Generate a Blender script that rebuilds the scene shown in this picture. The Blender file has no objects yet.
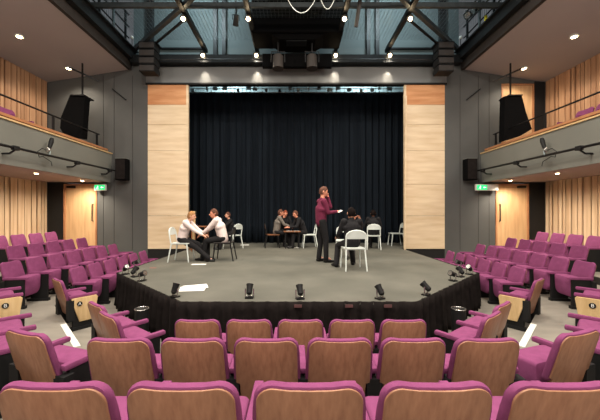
import bpy, bmesh, math, random
from mathutils import Vector, Matrix, noise
random.seed(7)
PI=math.pi
S=bpy.context.scene; COL=S.collection
CX,CZ,F=-0.058,1.78,300.0
def P(px,py,y):                       # a point seen at pixel px,py at distance y
    return Vector(((px-294.5)*y/F+CX, y, CZ+(214-py)*y/F))
# ------------------------------------------------------------ materials
def srgb(c):
    return tuple(((v/255)/12.92 if v/255<=.04045 else ((v/255+.055)/1.055)**2.4) for v in c)+(1,)
def mat(name,c,rough=.6,metal=0,var=.12,scale=8,bump=0,stretch=None,emit=0,spec=.4,c2=None,bscale=None,sheen=0):
    m=bpy.data.materials.new(name); m.use_nodes=True; nt=m.node_tree; b=nt.nodes['Principled BSDF']
    b.inputs['Roughness'].default_value=rough; b.inputs['Metallic'].default_value=metal
    b.inputs['Specular IOR Level'].default_value=spec
    if sheen: b.inputs['Sheen Weight'].default_value=sheen
    tc=nt.nodes.new('ShaderNodeTexCoord'); mp=nt.nodes.new('ShaderNodeMapping')
    nt.links.new(tc.outputs['Object'],mp.inputs['Vector'])
    if stretch: mp.inputs['Scale'].default_value=stretch
    n=nt.nodes.new('ShaderNodeTexNoise'); n.inputs['Scale'].default_value=scale; n.inputs['Detail'].default_value=5
    nt.links.new(mp.outputs[0],n.inputs['Vector'])
    r=nt.nodes.new('ShaderNodeValToRGB'); a=srgb(c)
    r.color_ramp.elements[0].position=.3; r.color_ramp.elements[1].position=.7
    if c2: lo=a; hi=srgb(c2)
    else:
        lo=tuple(v*(1-var) for v in a[:3])+(1,); hi=tuple(min(1,v*(1+var)) for v in a[:3])+(1,)
    r.color_ramp.elements[0].color=lo; r.color_ramp.elements[1].color=hi
    nt.links.new(n.outputs['Fac'],r.inputs['Fac']); nt.links.new(r.outputs['Color'],b.inputs['Base Color'])
    if bump:
        n2=nt.nodes.new('ShaderNodeTexNoise'); n2.inputs['Scale'].default_value=bscale or scale*6
        nt.links.new(mp.outputs[0],n2.inputs['Vector'])
        bp=nt.nodes.new('ShaderNodeBump'); bp.inputs['Strength'].default_value=bump; bp.inputs['Distance'].default_value=.01
        nt.links.new(n2.outputs['Fac'],bp.inputs['Height']); nt.links.new(bp.outputs[0],b.inputs['Normal'])
    if emit:
        b.inputs['Emission Color'].default_value=a; b.inputs['Emission Strength'].default_value=emit
    return m
M={}
M['pink']=mat('magenta_wool',(130,67,106),.9,var=.10,scale=14,bump=.25,bscale=260,spec=.15)
M['seatwood']=mat('cherry_veneer',(142,98,75),.42,c2=(166,120,93),scale=3,stretch=(14,14,1.2),spec=.35)
M['endwood']=mat('pale_birch_veneer',(196,164,116),.45,c2=(214,184,138),scale=3,stretch=(9,9,1.5))
M['blackmetal']=mat('black_steel',(24,24,26),.45,metal=.3,var=.2)
M['black']=mat('black_plastic',(11,11,12),.7,var=.2,scale=20)
M['matteblack']=mat('matte_black_paint',(6,6,7),.9,var=.1,spec=.1)
M['cloth']=mat('black_wool_serge',(30,26,25),.95,var=.3,scale=10,spec=.1)
M['curtain']=mat('midnight_drape',(24,31,39),.9,var=.2,scale=2,stretch=(6,6,.4),spec=.15)
M['stage']=mat('worn_stage_floor',(82,82,75),.75,c2=(100,99,91),scale=1.3,bump=.2,bscale=90,spec=.25)
M['floor']=mat('grey_vinyl',(124,119,111),.5,c2=(142,137,127),scale=1.6,stretch=(1,3,1))
M['riser']=mat('dark_riser',(50,46,44),.7)
M['grey']=mat('grey_panel_wall',(77,78,77),.65,var=.10,scale=1.1)
M['header']=mat('header_grey_paint',(110,112,112),.6,var=.1,scale=1)
M['fascia']=mat('grey_green_fascia',(118,119,112),.7,var=.07,scale=1.3)
M['soffit']=mat('warm_plaster',(158,138,130),.85,var=.05,scale=.8)
M['ceiling']=mat('taupe_plaster',(176,168,168),.9,var=.04,scale=.6)
M['slat']=mat('oak_slats',(156,114,84),.5,c2=(194,154,120),scale=2.2,stretch=(5,5,.25))
M['litslat']=mat('lit_oak_slats',(184,152,120),.5,c2=(216,192,162),scale=2.2,stretch=(5,5,.25))  # lit copy of the oak slats, soffit brightness mixed into the colour
M['slatback']=mat('dark_slat_backing',(52,38,28),.8)
M['door']=mat('oak_door',(190,150,108),.45,c2=(212,174,130),scale=2,stretch=(6,6,.6))
M['rail']=mat('oak_rail',(158,108,74),.45,c2=(182,130,92),scale=3)
M['ply']=mat('birch_ply',(206,182,148),.55,c2=(224,204,174),scale=2.4,stretch=(.5,.5,3.5))
M['plyred']=mat('reddish_ply',(186,126,82),.55,c2=(214,160,114),scale=2.4,stretch=(.5,.5,3.5))
M['beam']=mat('painted_truss_steel',(38,41,43),.4,metal=.4,var=.15)
M['lightbeam']=mat('grey_truss_steel',(74,80,82),.4,metal=.4,var=.15)
M['teal']=mat('upper_teal_wall',(104,118,120),.7,var=.08,scale=1)
M['galv']=mat('galvanised_steel',(128,140,142),.4,metal=.6)
M['white']=mat('white_plastic',(214,222,218),.4,var=.03)
M['paper']=mat('white_paper',(236,236,232),.8,var=.02)
M['chrome']=mat('brushed_chrome',(190,188,184),.25,metal=.9,var=.05)
M['strip']=mat('white_nosing_strip',(222,222,214),.6,var=.04)
M['brown']=mat('brown_wood',(112,70,44),.5,c2=(138,90,58),scale=4)
M['bulb']=mat('lit_lamp_lens',(255,226,180),.5,emit=30,var=0)
M['glow']=mat('lit_small_lens',(255,236,205),.5,emit=5,var=0)
M['green']=mat('lit_green_sign',(30,190,110),.5,emit=1.6,var=0)
M['signwhite']=mat('lit_white_sign',(235,240,230),.5,emit=1.0,var=0)
M['signgrey']=mat('sign_box_grey',(206,204,198),.5)
M['yellow']=mat('yellow_tag',(206,200,40),.5)
M['plate']=mat('dull_red_plate',(92,62,62),.6)
M['redtape']=mat('faded_red_tape',(150,88,80),.7)
SK=lambda n,c:mat('skin_'+n,c,.6,var=.05,scale=10)
M['skin']=SK('fair',(214,160,134)); M['skin2']=SK('ruddy',(206,138,112)); M['skin3']=SK('brown',(128,84,64))
M['hair_blond']=mat('hair_sandy',(150,108,66),.8,var=.25,scale=30)
M['hair_brown']=mat('hair_brown',(84,50,36),.8,var=.25,scale=30)
M['hair_ginger']=mat('hair_auburn',(120,56,34),.8,var=.25,scale=30)
M['hair_black']=mat('hair_black',(18,12,11),.95,var=.25,scale=30,spec=.1)
M['shirt']=mat('white_shirt',(224,208,204),.8,var=.05,scale=12,bump=.3,bscale=25)
M['blazer']=mat('charcoal_blazer',(17,16,20),.9,var=.15,scale=15,bump=.3,bscale=25)
M['greyjacket']=mat('grey_jacket',(104,98,92),.85,var=.15,scale=15,bump=.3,bscale=25)
M['trousers']=mat('black_trousers',(16,15,18),.9,var=.15,scale=15,bump=.3,bscale=25)
M['lighttrousers']=mat('grey_trousers',(110,106,104),.85,var=.15,scale=15)
M['sweater']=mat('plum_sweater',(96,24,54),.9,var=.12,scale=18,bump=.3,bscale=40)
M['shoe']=mat('black_leather',(14,13,14),.35)
M['tie']=mat('dark_tie',(30,26,38),.6)
# ------------------------------------------------------------ mesh builder
class MB:
    def __init__(s): s.bm=bmesh.new()
    def box(s,c,sz,rot=None,bev=0):
        g=bmesh.ops.create_cube(s.bm,size=1)['verts']
        for v in g: v.co=Vector((v.co.x*sz[0],v.co.y*sz[1],v.co.z*sz[2]))
        if bev:
            es=list({e for v in g for e in v.link_edges})
            r=bmesh.ops.bevel(s.bm,geom=es,offset=bev,segments=2,affect='EDGES',profile=.5)
            g=list({v for f in r['faces'] for v in f.verts}|{v for v in g if v.is_valid})
        for v in g:
            p=v.co.copy()
            if rot: p=rot@p
            v.co=p+Vector(c)
        return s
    def b2(s,a,b,bev=0):
        a,b=Vector(a),Vector(b); return s.box((a+b)/2,[abs(b[i]-a[i]) for i in range(3)],bev=bev)
    def bar(s,p,q,w,h):               # rectangular bar from p to q
        p,q=Vector(p),Vector(q); d=q-p; r=d.to_track_quat('Y','Z').to_matrix()
        return s.box((p+q)/2,(w,d.length,h),r)
    def tube(s,pts,r,n=8,cap=True,close=False):
        pts=[Vector(p) for p in pts]; m=len(pts); rings=[]
        rr=r if isinstance(r,(list,tuple)) else [r]*m
        up=None
        for i,p in enumerate(pts):
            if close: d=pts[(i+1)%m]-pts[i-1]
            else: d=(pts[min(i+1,m-1)]-pts[max(i-1,0)])
            d.normalize()
            if up is None: up=Vector((0,0,1)) if abs(d.z)<.9 else Vector((0,1,0))
            u=d.cross(up).normalized(); v=u.cross(d).normalized(); up=v
            rings.append([s.bm.verts.new(p+(u*math.cos(2*PI*k/n)+v*math.sin(2*PI*k/n))*rr[i]) for k in range(n)])
        for i in range(m if close else m-1):
            a,b=rings[i],rings[(i+1)%m]
            for k in range(n): s.bm.faces.new((a[k],a[(k+1)%n],b[(k+1)%n],b[k]))
        if cap and not close:
            s.bm.faces.new(rings[0][::-1]); s.bm.faces.new(rings[-1])
        return s
    def prism(s,pts,axis,a,b):        # outline pts extruded along axis from a to b
        def mk(p,t):
            return {'x':(t,p[0],p[1]),'y':(p[0],t,p[1]),'z':(p[0],p[1],t)}[axis]
        A=[s.bm.verts.new(mk(p,a)) for p in pts]; B=[s.bm.verts.new(mk(p,b)) for p in pts]; n=len(pts)
        s.bm.faces.new(A); s.bm.faces.new(B[::-1])
        for i in range(n): s.bm.faces.new((A[i],B[i],B[(i+1)%n],A[(i+1)%n]))
        return s
    def puff(s,pts,y0,y1,r,fy=lambda x,z:0,bulge=0):   # padded slab: outline (x,z), rounded edges, shifted by fy
        cx=(min(p[0] for p in pts)+max(p[0] for p in pts))/2; cz=(min(p[1] for p in pts)+max(p[1] for p in pts))/2
        hx=(max(p[0] for p in pts)-cx); hz=(max(p[1] for p in pts)-cz)
        rings=[]
        for (t,i) in [(0,1),(.3,.3),(1,0),(-1,0),(-.3,.3),(-.0001,1),(-.5,2.5)]:
            if (t,i)==(-.5,2.5): y=y1+bulge
            elif t>=0: y=y0+r*t
            else: y=y1+r*t
            k=(1-r*i/hx,1-r*i/hz)
            rings.append([s.bm.verts.new((cx+(p[0]-cx)*k[0], y+fy(p[0],p[1]), cz+(p[1]-cz)*k[1])) for p in pts])
        n=len(pts)
        for a,b in zip(rings,rings[1:]):
            for k in range(n): s.bm.faces.new((a[k],a[(k+1)%n],b[(k+1)%n],b[k]))
        s.bm.faces.new(rings[0][::-1]); s.bm.faces.new(rings[-1])
        return s
    def cyl(s,p,q,r,n=16,r2=None): return s.tube([p,q],[r,r2 if r2 is not None else r],n)
    def ball(s,c,r,seg=12,sc=(1,1,1),rot=None):
        g=bmesh.ops.create_uvsphere(s.bm,u_segments=seg,v_segments=max(6,seg//2+2),radius=r)['verts']
        for v in g:
            p=Vector((v.co.x*sc[0],v.co.y*sc[1],v.co.z*sc[2]))
            if rot: p=rot@p
            v.co=p+Vector(c)
        return s
    def capsule(s,p,q,r0,r1,wide=1,axis=Vector((1,0,0)),n=14):
        p,q=Vector(p),Vector(q); d=(q-p); L=d.length; d=d/L if L>1e-6 else Vector((0,0,1))
        u=(axis-d*axis.dot(d))
        if u.length<.2: u=Vector((0,1,0))-d*d.y
        u.normalize(); v=d.cross(u); rings=[]
        prof=[(-math.sin(a)*r0,math.cos(a)*r0) for a in (1.5,1.1,.7,.35,0)]+[(L+math.sin(a)*r1,math.cos(a)*r1) for a in (0,.35,.7,1.1,1.5)]
        for t,rr in prof:
            rings.append([s.bm.verts.new(p+d*t+(u*math.cos(2*PI*k/n)*wide+v*math.sin(2*PI*k/n))*rr) for k in range(n)])
        for a,b in zip(rings,rings[1:]):
            for k in range(n): s.bm.faces.new((a[k],a[(k+1)%n],b[(k+1)%n],b[k]))
        s.bm.faces.new(rings[0][::-1]); s.bm.faces.new(rings[-1]); return s
    def mesh(s,name,smooth=False):
        bmesh.ops.recalc_face_normals(s.bm,faces=s.bm.faces)
        me=bpy.data.meshes.new(name); s.bm.to_mesh(me); s.bm.free()
        if smooth:
            me.polygons.foreach_set('use_smooth',[True]*len(me.polygons))
            try: me.set_sharp_from_angle(angle=math.radians(42))
            except Exception: pass
        return me
def obj(name,mb,m,parent=None,smooth=False):
    me=mb.mesh(name,smooth) if isinstance(mb,MB) else mb
    me.materials.clear(); me.materials.append(M[m] if isinstance(m,str) else m)
    o=bpy.data.objects.new(name,me); COL.objects.link(o)
    if parent: o.parent=parent
    return o
def tag(o,label=None,cat=None,group=None,kind=None):
    if label: o['label']=label
    if cat: o['category']=cat
    if group: o['group']=group
    if kind: o['kind']=kind
    return o
def thing(name,label,cat,loc=(0,0,0),rz=0,group=None):
    o=bpy.data.objects.new(name,None); COL.objects.link(o); o.location=loc; o.rotation_euler=(0,0,rz)
    return tag(o,label,cat,group)
def struct(name,mb,m,smooth=False,parent=None): 
    o=obj(name,mb,m,parent,smooth)
    if not parent: o['kind']='structure'
    return o
def dup(o,parent=None):
    c=o.copy(); COL.objects.link(c)
    if parent: c.parent=parent
    for ch in [k for k in CH.get(o.name,[])] or list(o.children): dup(ch,c)
    return c
CH={}
def place(root,used,loc,rz,label,group=None):
    r=dup(root) if used else root
    r.location=loc; r.rotation_euler=(0,0,rz); r['label']=label
    if group: r['group']=group
    return r
def arc(cx,cy,r,a0,a1,n=5): return [(cx+r*math.cos(a0+(a1-a0)*i/n),cy+r*math.sin(a0+(a1-a0)*i/n)) for i in range(n+1)]
def lamp(name,kind,loc,energy,color=(1,.86,.68),size=.1,angle=60,blend=.6,aim=None,parent=None):
    l=bpy.data.lights.new(name,kind); l.energy=energy; l.color=color
    if kind=='SPOT': l.spot_size=math.radians(angle); l.spot_blend=blend; l.shadow_soft_size=size
    elif kind=='AREA': l.shape='DISK'; l.size=size
    else: l.shadow_soft_size=size
    o=bpy.data.objects.new(name,l); COL.objects.link(o); o.location=loc
    if aim is not None: o.rotation_euler=(Vector(aim)-Vector(loc)).to_track_quat('-Z','Y').to_euler()
    return o
YW=9.8; ST=.64                        # proscenium wall distance, stage height
# ------------------------------------------------------------ setting
struct('floor',MB().b2((-8.6,-4,-.2),(8.6,YW,0)),'floor')
def tier(n,z,xk,yk,s):
    pts=[(-8.1,YW),(-8.1,-4),(8.1,-4),(8.1,YW),(xk,YW),(xk,s+xk),(yk-s,yk),(-(yk-s),yk),(-xk,s+xk),(-xk,YW)]
    struct('trim_%d'%n,MB().prism(pts,'z',z-.17,z-.012),'riser')
    pts2=[(p[0],p[1]) for p in pts]
    struct('trim_%d'%(n+10),MB().prism(pts2,'z',z-.012,z),'floor')
tier(1,.17,4.30,2.72,1.00); tier(2,.34,5.22,1.84,-.33); tier(3,.50,6.12,.95,-1.6)
# grey side walls (proscenium plane)
for s,nm in ((-1,'left'),(1,'right')):
    w=MB(); w.b2((s*4.85,YW,-.2),(s*6.50,YW+.2,6.9)); w.b2((s*7.60,YW,-.2),(s*8.6,YW+.2,2.79))
    w.b2((s*6.50,YW,-.2),(s*7.6,YW+.2,.5)); 
    if s<0: w.b2((s*6.5,YW,2.79),(s*8.6,YW+.2,6.9))
    else: w.b2((s*6.5,YW,2.79),(s*8.6,YW+.2,3.6)); w.b2((s*7.78,YW,3.6),(s*8.6,YW+.2,6.9)); w.b2((s*6.5,YW,6.05),(s*7.78,YW+.2,6.9)); w.b2((6.5,YW,3.6),(6.7,YW+.2,6.05))
    wo=struct('wall_front_'+nm,w,'grey')
    g=MB()
    for x in (5.35,5.95,6.3): g.b2((s*x-.006,YW-.006,.6),(s*x+.006,YW+.01,6.3))
    obj('panel_joint',g,'riser',wo)
    g=MB().b2((s*7.6,YW-.03,.5),(s*8.09,YW-.001,2.79)); obj('dark_reveal',g,'black',wo)
    g=MB().b2((s*7.77,YW-.03,3.5),(s*8.09,YW-.001,6.09)); obj('dark_reveal',g,'black',wo) if s>0 else None
# doors
for n,(s,z0,z1,xa,xb) in enumerate(((-1,.5,2.76,6.51,7.59),(1,.5,2.76,6.51,7.59),(1,3.55,6.03,6.7,7.76)),1):
    d=struct('door_%d'%n,MB().b2((s*(xa+.05),YW+.01,z0),(s*(xb-.05),YW+.06,z1-.05)),'door')
    fr=MB(); fr.b2((s*xa,YW-.02,z0),(s*(xa+.05),YW+.1,z1)); fr.b2((s*(xb-.05),YW-.02,z0),(s*xb,YW+.1,z1)); fr.b2((s*(xa+.05),YW-.02,z1-.05),(s*(xb-.05),YW+.1,z1))
    obj('door_frame',fr,'rail',d)
    h=MB(); hx=s*(xa+.13); h.tube([(hx,YW+.01,1.55),(hx,YW-.05,1.55),(hx,YW-.05,2.1),(hx,YW+.01,2.1)],.014)
    if n<3: obj('door_handle',h,'blackmetal',d)
    if n<3:
        c=MB(); c.box((s*(xb-.25),YW-.03,z1-.1),(.26,.06,.06)); obj('door_closer',c,'blackmetal',d)
struct('wall_back',MB().b2((-8.6,-4.2,-.2),(8.6,-4,4.2)),'grey')
# side walls with slats
for s,nm in ((-1,'left'),(1,'right')):
    wo=struct('wall_'+nm,MB().b2((s*8.2,-4,-.2),(s*8.4,YW+.2,7)),'slatback')
    for (za,zb,sd) in ((.5,2.83,1),(3.45,6.2,2)):
        random.seed(sd*3+s); m=MB(); y=YW-.04
        while y>-3.9:
            wd=random.choice((.09,.12,.15,.15,.2)); m.b2((s*8.11,y-wd,za),(s*8.2,y,zb)); y-=wd+random.choice((.025,.035,.05))
        tag(obj('slats',m,'slat' if za>3 else 'litslat',wo),'upper oak slats' if za>3 else 'lower oak slats')
# ceilings over the balconies, sloping down to the side walls
for s,nm in ((-1,'left'),(1,'right')):
    m=MB(); m.prism([(s*5.46,6.50),(s*8.2,6.07),(s*8.2,6.3),(s*5.46,6.75)],'y',-4,YW)
    struct('ceiling_'+nm,m,'ceiling')
    m=MB(); m.b2((s*5.36,-4,6.46),(s*5.46,YW-.05,6.86)); struct('trim_%d'%(20+s),m,'riser')
    m=MB(); m.b2((s*5.2,-4,6.72),(s*5.36,YW-.05,7.02)); m.b2((s*5.12,-4,7.0),(s*5.4,YW-.05,7.04)); struct('trim_%d'%(30+s),m,'beam')
# balconies
for s,nm in ((-1,'left'),(1,'right')):
    b=thing('balcony','grey fronted balcony with oak top rail on the %s side of the hall'%nm,'balcony',(0,0,0))
    obj('fascia',MB().prism([(s*6.02,3.73),(s*6.12,3.73),(s*6.12,2.81),(s*6.06,2.81)],'y',-4,YW-.005),'fascia',b)
    obj('soffit',MB().b2((s*6.12,-4,2.82),(s*8.1,YW-.01,2.88)),'soffit',b)
    obj('balcony_floor',MB().b2((s*6.12,-4,3.4),(s*8.1,YW-.01,3.5)),'riser',b)
    obj('cap_board',MB().b2((s*5.99,-4,3.73),(s*6.2,YW-.02,3.765)),'endwood',b)
    obj('oak_rail',MB().b2((s*6.14,-4,3.84),(s*6.24,YW-.02,3.90)),'rail',b)
    p=MB()
    for k in range(12): p.b2((s*6.17,YW-.5-k*1.1,3.765),(s*6.21,YW-.46-k*1.1,3.84))
    obj('rail_block',p,'blackmetal',b)
    obj('handrail',MB().tube([(s*6.25,YW-.3,4.3),(s*6.25,-3.9,4.3)],.022),'blackmetal',b)
    for y in (9.4,7.7 if s<0 else 7.55,5.9,4.1): obj('post',MB().b2((s*6.25-.015,y-.03,3.5),(s*6.25+.015,y+.03,4.3)),'blackmetal',b)
# proscenium: timber panels, header, black base
base=MB(); base.b2((-4.85,YW,-.2),(-3.5,YW+.2,ST)); base.b2((3.5,YW,-.2),(4.85,YW+.2,ST)); struct('baseboard_front',base,'black')
for s,nm in ((-1,'left'),(1,'right')):
    t=thing('timber_panel','tall plywood proscenium panel on the %s of the black curtain'%nm,'panel',(0,0,0))
    z=[ST,1.72,2.75,3.85,4.7,5.35,6.03]
    for i in range(6):
        obj('plywood_sheet',MB().b2((s*3.6,YW+.0,z[i]+.004),(s*4.85,YW+.08,z[i+1]-.004)),'plyred' if i==5 else 'ply',t)
    obj('edge_batten',MB().b2((s*3.53,YW+.0,ST),(s*3.595,YW+.09,6.03)),'ply',t)
obj_=MB().tube([(3.46,9.55,.64),(3.50,9.62,3),(3.56,9.7,5.6)],.022); tag(obj('wooden_pole',obj_,'ply'),'long pale wooden pole leaning on the inner edge of the right panel','pole')
struct('wall_header',MB().b2((-4.9,YW-.02,6.05),(4.9,YW+.2,6.58)),'header')
hd=MB(); hd.b2((-5.3,YW-.25,6.62),(5.3,YW+.2,6.86)); struct('trim_40',hd,'beam')
struct('trim_41',MB().tube([(-4.6,YW-.4,6.62),(4.6,YW-.4,6.62)],.022),'beam')
struct('trim_42',MB().b2((-4.9,YW-.05,6.0),(4.9,YW+.15,6.05)),'black')
# stage house behind
struct('wall_stage_back',MB().b2((-7,14,-.2),(7,14.2,12)),'teal')
struct('wall_stage_left',MB().b2((-7.2,YW+.2,-.2),(-7,14,8)),'riser')
struct('wall_stage_right',MB().b2((7,YW+.2,-.2),(7.2,14,8)),'riser')
up=struct('wall_upper',MB().b2((-5.5,YW+.35,6.86),(5.5,YW+.5,11.5)),'teal')
for s in (-1,1): struct('wall_upper_'+('left' if s<0 else 'right'),MB().b2((s*7.2,-1,6.9),(s*7.35,YW+.4,11)),'teal')
# ------------------------------------------------------------ stage
st=thing('stage','low thrust stage with worn grey floor and black skirt','stage',(0,0,0))
sp=[(-1.53,3.91),(1.53,3.91),(3.47,5.80),(3.52,YW-.01),(5.5,YW+.21),(5.5,13.9),(-5.5,13.9),(-5.5,YW+.21),(-3.52,YW-.01),(-3.47,5.80)]
sp=[(-1.53,3.91),(1.53,3.91),(3.47,5.80),(3.49,YW+.25),(6,YW+.25),(6,13.9),(-6,13.9),(-6,YW+.25),(-3.49,YW+.25),(-3.47,5.80)]
obj('stage_floor',MB().prism(sp,'z',ST-.04,ST),'stage',st)
def drape(path,z0,z1,amp,wl,seed,bot=1.0,hs=10):
    m=MB(); random.seed(seed); pts=[]; path=[Vector(p) for p in path]; off=0
    for a,b in zip(path,path[1:]):
        d=(b-a); L=d.length; n=int(L/(wl/7)); nn=Vector((d.y,-d.x,0)).normalized()
        for i in range(n+(b==path[-1])):
            s_=off+L*i/n; w=math.sin(2*PI*s_/wl+1.6*math.sin(s_*1.7+seed))+.45*math.sin(2*PI*s_/(wl*.43)+seed)
            pts.append((a+d*i/n,nn,w,s_))
        off+=L
    rows=[]
    for j in range(hs+1):
        t=j/hs; z=z1+(z0-z1)*t; k=amp*(.35+.65*t*bot)
        rows.append([m.bm.verts.new((p+nn*(w*k+ .3*k*math.sin(3*t+s_))).to_tuple()[:2]+(z,)) for p,nn,w,s_ in pts])
    for a,b in zip(rows,rows[1:]):
        for k in range(len(pts)-1): m.bm.faces.new((a[k],b[k],b[k+1],a[k+1]))
    return m
sk=obj('skirt',drape([(-3.53,YW-.1,0),(-3.50,5.79,0),(-1.545,3.89,0),(1.545,3.89,0),(3.50,5.79,0),(3.53,YW-.1,0)],.0,ST+.003,.05,.2,3,hs=5),'cloth',st,True)
md=sk.modifiers.new('t','SOLIDIFY'); md.thickness=.006; md.offset=-1
for px in (298,349,388):
    x=(px-294.5)*3.86/F+CX; obj('tag_plate',MB().box((x,3.86,ST-.045),(.10,.012,.035)),'plate',st)
cu=obj('stage_curtain',drape([(-4.7,11.85,0),(4.6,11.85,0)],ST+.005,6.52,.085,.30,5,hs=8),'curtain',None,True)
tag(cu,'full height black pleated curtain at the back of the stage','curtain')
md=cu.modifiers.new('t','SOLIDIFY'); md.thickness=.01
for s in (-1,1):
    w=obj('side_drape',drape([(s*4.95,11.7,0),(s*4.35 if s>0 else s*4.6,11.2,0)],ST+.005,6.4,.05,.25,9,hs=4),'curtain',None,True)
    tag(w,'narrow black side drape hanging just behind the %s plywood panel'%('left' if s<0 else 'right'),'curtain')
# truss strip above the curtain
tr=thing('lighting_truss','pale lattice lighting truss running above the black curtain','truss',(0,11.5,0))
m=MB()
for z in (6.44,6.58,6.72): m.tube([(-4.6,0,z),(4.4,0,z)],.016,6)
for i in range(60): x=-4.6+i*.15; m.bar((x,0,6.44),(x,0,6.72),.018,.018)
obj('lattice',m,'galv',tr)
random.seed(4); 
for i in range(22):
    x=-4.3+i*.4+random.uniform(-.1,.1); obj('cable_box',MB().box((x,.1,6.6+random.uniform(-.05,.05)),(random.uniform(.05,.2),.1,.1)),random.choice(['white','galv','beam']),tr)
tag(obj('curtain_track',MB().b2((-4.75,11.8,6.5),(4.65,11.9,6.56)),'blackmetal'),'black track carrying the stage curtain','track')
# ------------------------------------------------------------ overhead steel
struct('trim_50',MB().b2((-6.8,7.73,7.12),(6.8,7.81,7.24)),'lightbeam')
for s in (-1,1):
    m=MB(); m.bar((s*5.2,9.65,7.08),(s*2.9,7.7,7.12),.10,.12); m.bar((s*2.9,7.7,7.12),(s*1.0,5.9,7.12),.10,.12); struct('trim_%d'%(52+s),m,'lightbeam')
    m=MB(); m.bar((s*4.85,9.65,7.0),(s*2.95,8.0,7.0),.05,.05); m.bar((s*4.9,YW+.3,7.35),(s*3.1,YW+.3,7.35),.05,.05); struct('trim_%d'%(55+s),m,'blackmetal')
    for k,x in enumerate((2.95,1.27)): struct('trim_%d'%(60+s+3*k),MB().b2((s*x-.06,4.5,7.04),(s*x+.06,YW,7.16)),'blackmetal')
    for x in (2.72,2.42): struct('trim_%d'%(70+s+int(x*10)),MB().b2((s*x-.06,YW+.22,6.86),(s*x+.06,YW+.35,11)),'beam')
    struct('trim_%d'%(110+s),MB().b2((s*4.9-.1,YW+.22,6.86),(s*4.9+.1,YW+.35,11)),'beam')
m=MB()
for i in range(75): y=5.2+i*.06; m.b2((-5.1,y,7.400),(5.1,y+.006,7.406)) if i%1==0 else None
for i in range(100): x=-5.1+i*.102; m.b2((x,5.2,7.394),(x+.006,9.7,7.400))
tag(obj('wire_mesh_ceiling',m,'galv'),'fine wire tension mesh stretched above the lighting bars','mesh',kind='stuff')
# side galleries
for s,nm in ((-1,'left'),(1,'right')):
    g=thing('gallery_railing','steel railing of the technical gallery above the %s balcony'%nm,'railing',(0,0,0))
    for i in range(9):
        y=9.3-i*.62; obj('post',MB().bar((s*5.3,y,7.04),(s*5.3,y,8.1),.05,.05),'galv' if i%2 else 'beam',g)
    for z in (7.35,7.7,8.08): obj('rail',MB().tube([(s*5.3,9.5,z),(s*5.3,3.5,z)],.02,6),'beam',g)
    m=MB()
    for i in range(60): m.bar((s*5.32,9.4-i*.1,7.04),(s*5.32,9.4-i*.1,8.1),.008,.008)
    obj('mesh_infill',m,'galv',g)
    m=MB().b2((s*5.4,3.5,7.0),(s*6.9,9.6,7.03)); obj('walkway',m,'beam',g)
    for i in range(3): obj('column',MB().b2((s*6.6,8.9-i*1.3,7.03),(s*6.72,9.0-i*1.3,9.5)),'lightbeam',g)
    gl=thing('globe_lamp','small white globe lamp at the stage end of the %s gallery'%nm,'lamp',(s*5.12,9.35,7.28),0,'gallery globe lamps')
    obj('globe',MB().ball((0,0,0),.05,12),'white',gl,True); obj('stem',MB().tube([(0,0,-.24),(0,0,-.04)],.012,6),'blackmetal',gl)
def fixture(name,label,loc,rx,rz,group,k=1.0):
    t=thing(name,label,'stage light',loc,rz,group)
    R=Matrix.Rotation(rx,3,'X')
    b=MB(); b.tube([R@Vector(p) for p in ((0,-.16*k,0),(0,-.12*k,0),(0,.1*k,0),(0,.16*k,0))],[.05*k,.08*k,.085*k,.1*k],14); obj('lamp_body',b,'black',t,True)
    obj('lens',MB().cyl(R@Vector((0,.150*k,0)),R@Vector((0,.163*k,0)),.075*k),'chrome',t)
    obj('yoke',MB().tube([(-.11*k,0,0),(-.11*k,0,.16*k),(.11*k,0,.16*k),(.11*k,0,0)],.01,6),'blackmetal',t)
    obj('hook_clamp',MB().tube([(0,0,.16*k),(0,0,.26*k)],.022,8),'blackmetal',t)
    return t
random.seed(2)
for i in range(5):
    fixture('stage_light','black stage light %s on the right gallery rail'%('nearest the stage','second from the stage','in the middle of five','fourth from the stage','furthest from the stage')[i],(5.14,8.9-i*.45,7.6+.1*random.random()),-.5,1.3+random.random(),'stage lights on the right gallery',1.1)
tg=tag(obj('yellow_tag',MB().box((5.14,8.15,7.1),(.06,.06,.13),bev=.01),'yellow'),'small yellow tag hanging from the right gallery','tag')
# lit lanterns overhead
names={0:'outer left',1:'inner left',2:'inner right',3:'outer right'}
for j,(y,z,w) in enumerate(((7.95,6.93,'front bar'),(9.62,6.86,'header beam'))):
    for i,x in enumerate((-2.97,-1.27,1.25,2.97)):
        t=thing('spotlight','glaring lit spotlight, %s one of four on the %s'%(names[i],w),'spotlight',(x,y-.06,z),0,'lit overhead spotlights')
        obj('lamp_body',MB().tube([(0,.1,.06),(0,.06,.03),(0,-.03,-.03)],[.05,.075,.085],14),'black',t,True)
        obj('lens',MB().ball((0,-.05,-.05),.05,12),'bulb',t,True)
        obj('yoke',MB().tube([(-.09,0,0),(-.09,.02,.12),(.09,.02,.12),(.09,0,0)],.01,6),'blackmetal',t)
        if j==1: obj('safety_loop',MB().tube([(.1*math.cos(a),.06,-.18+.1*math.sin(a)) for a in [k*PI/8 for k in range(16)]],.008,5,close=True),'blackmetal',t)
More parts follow.
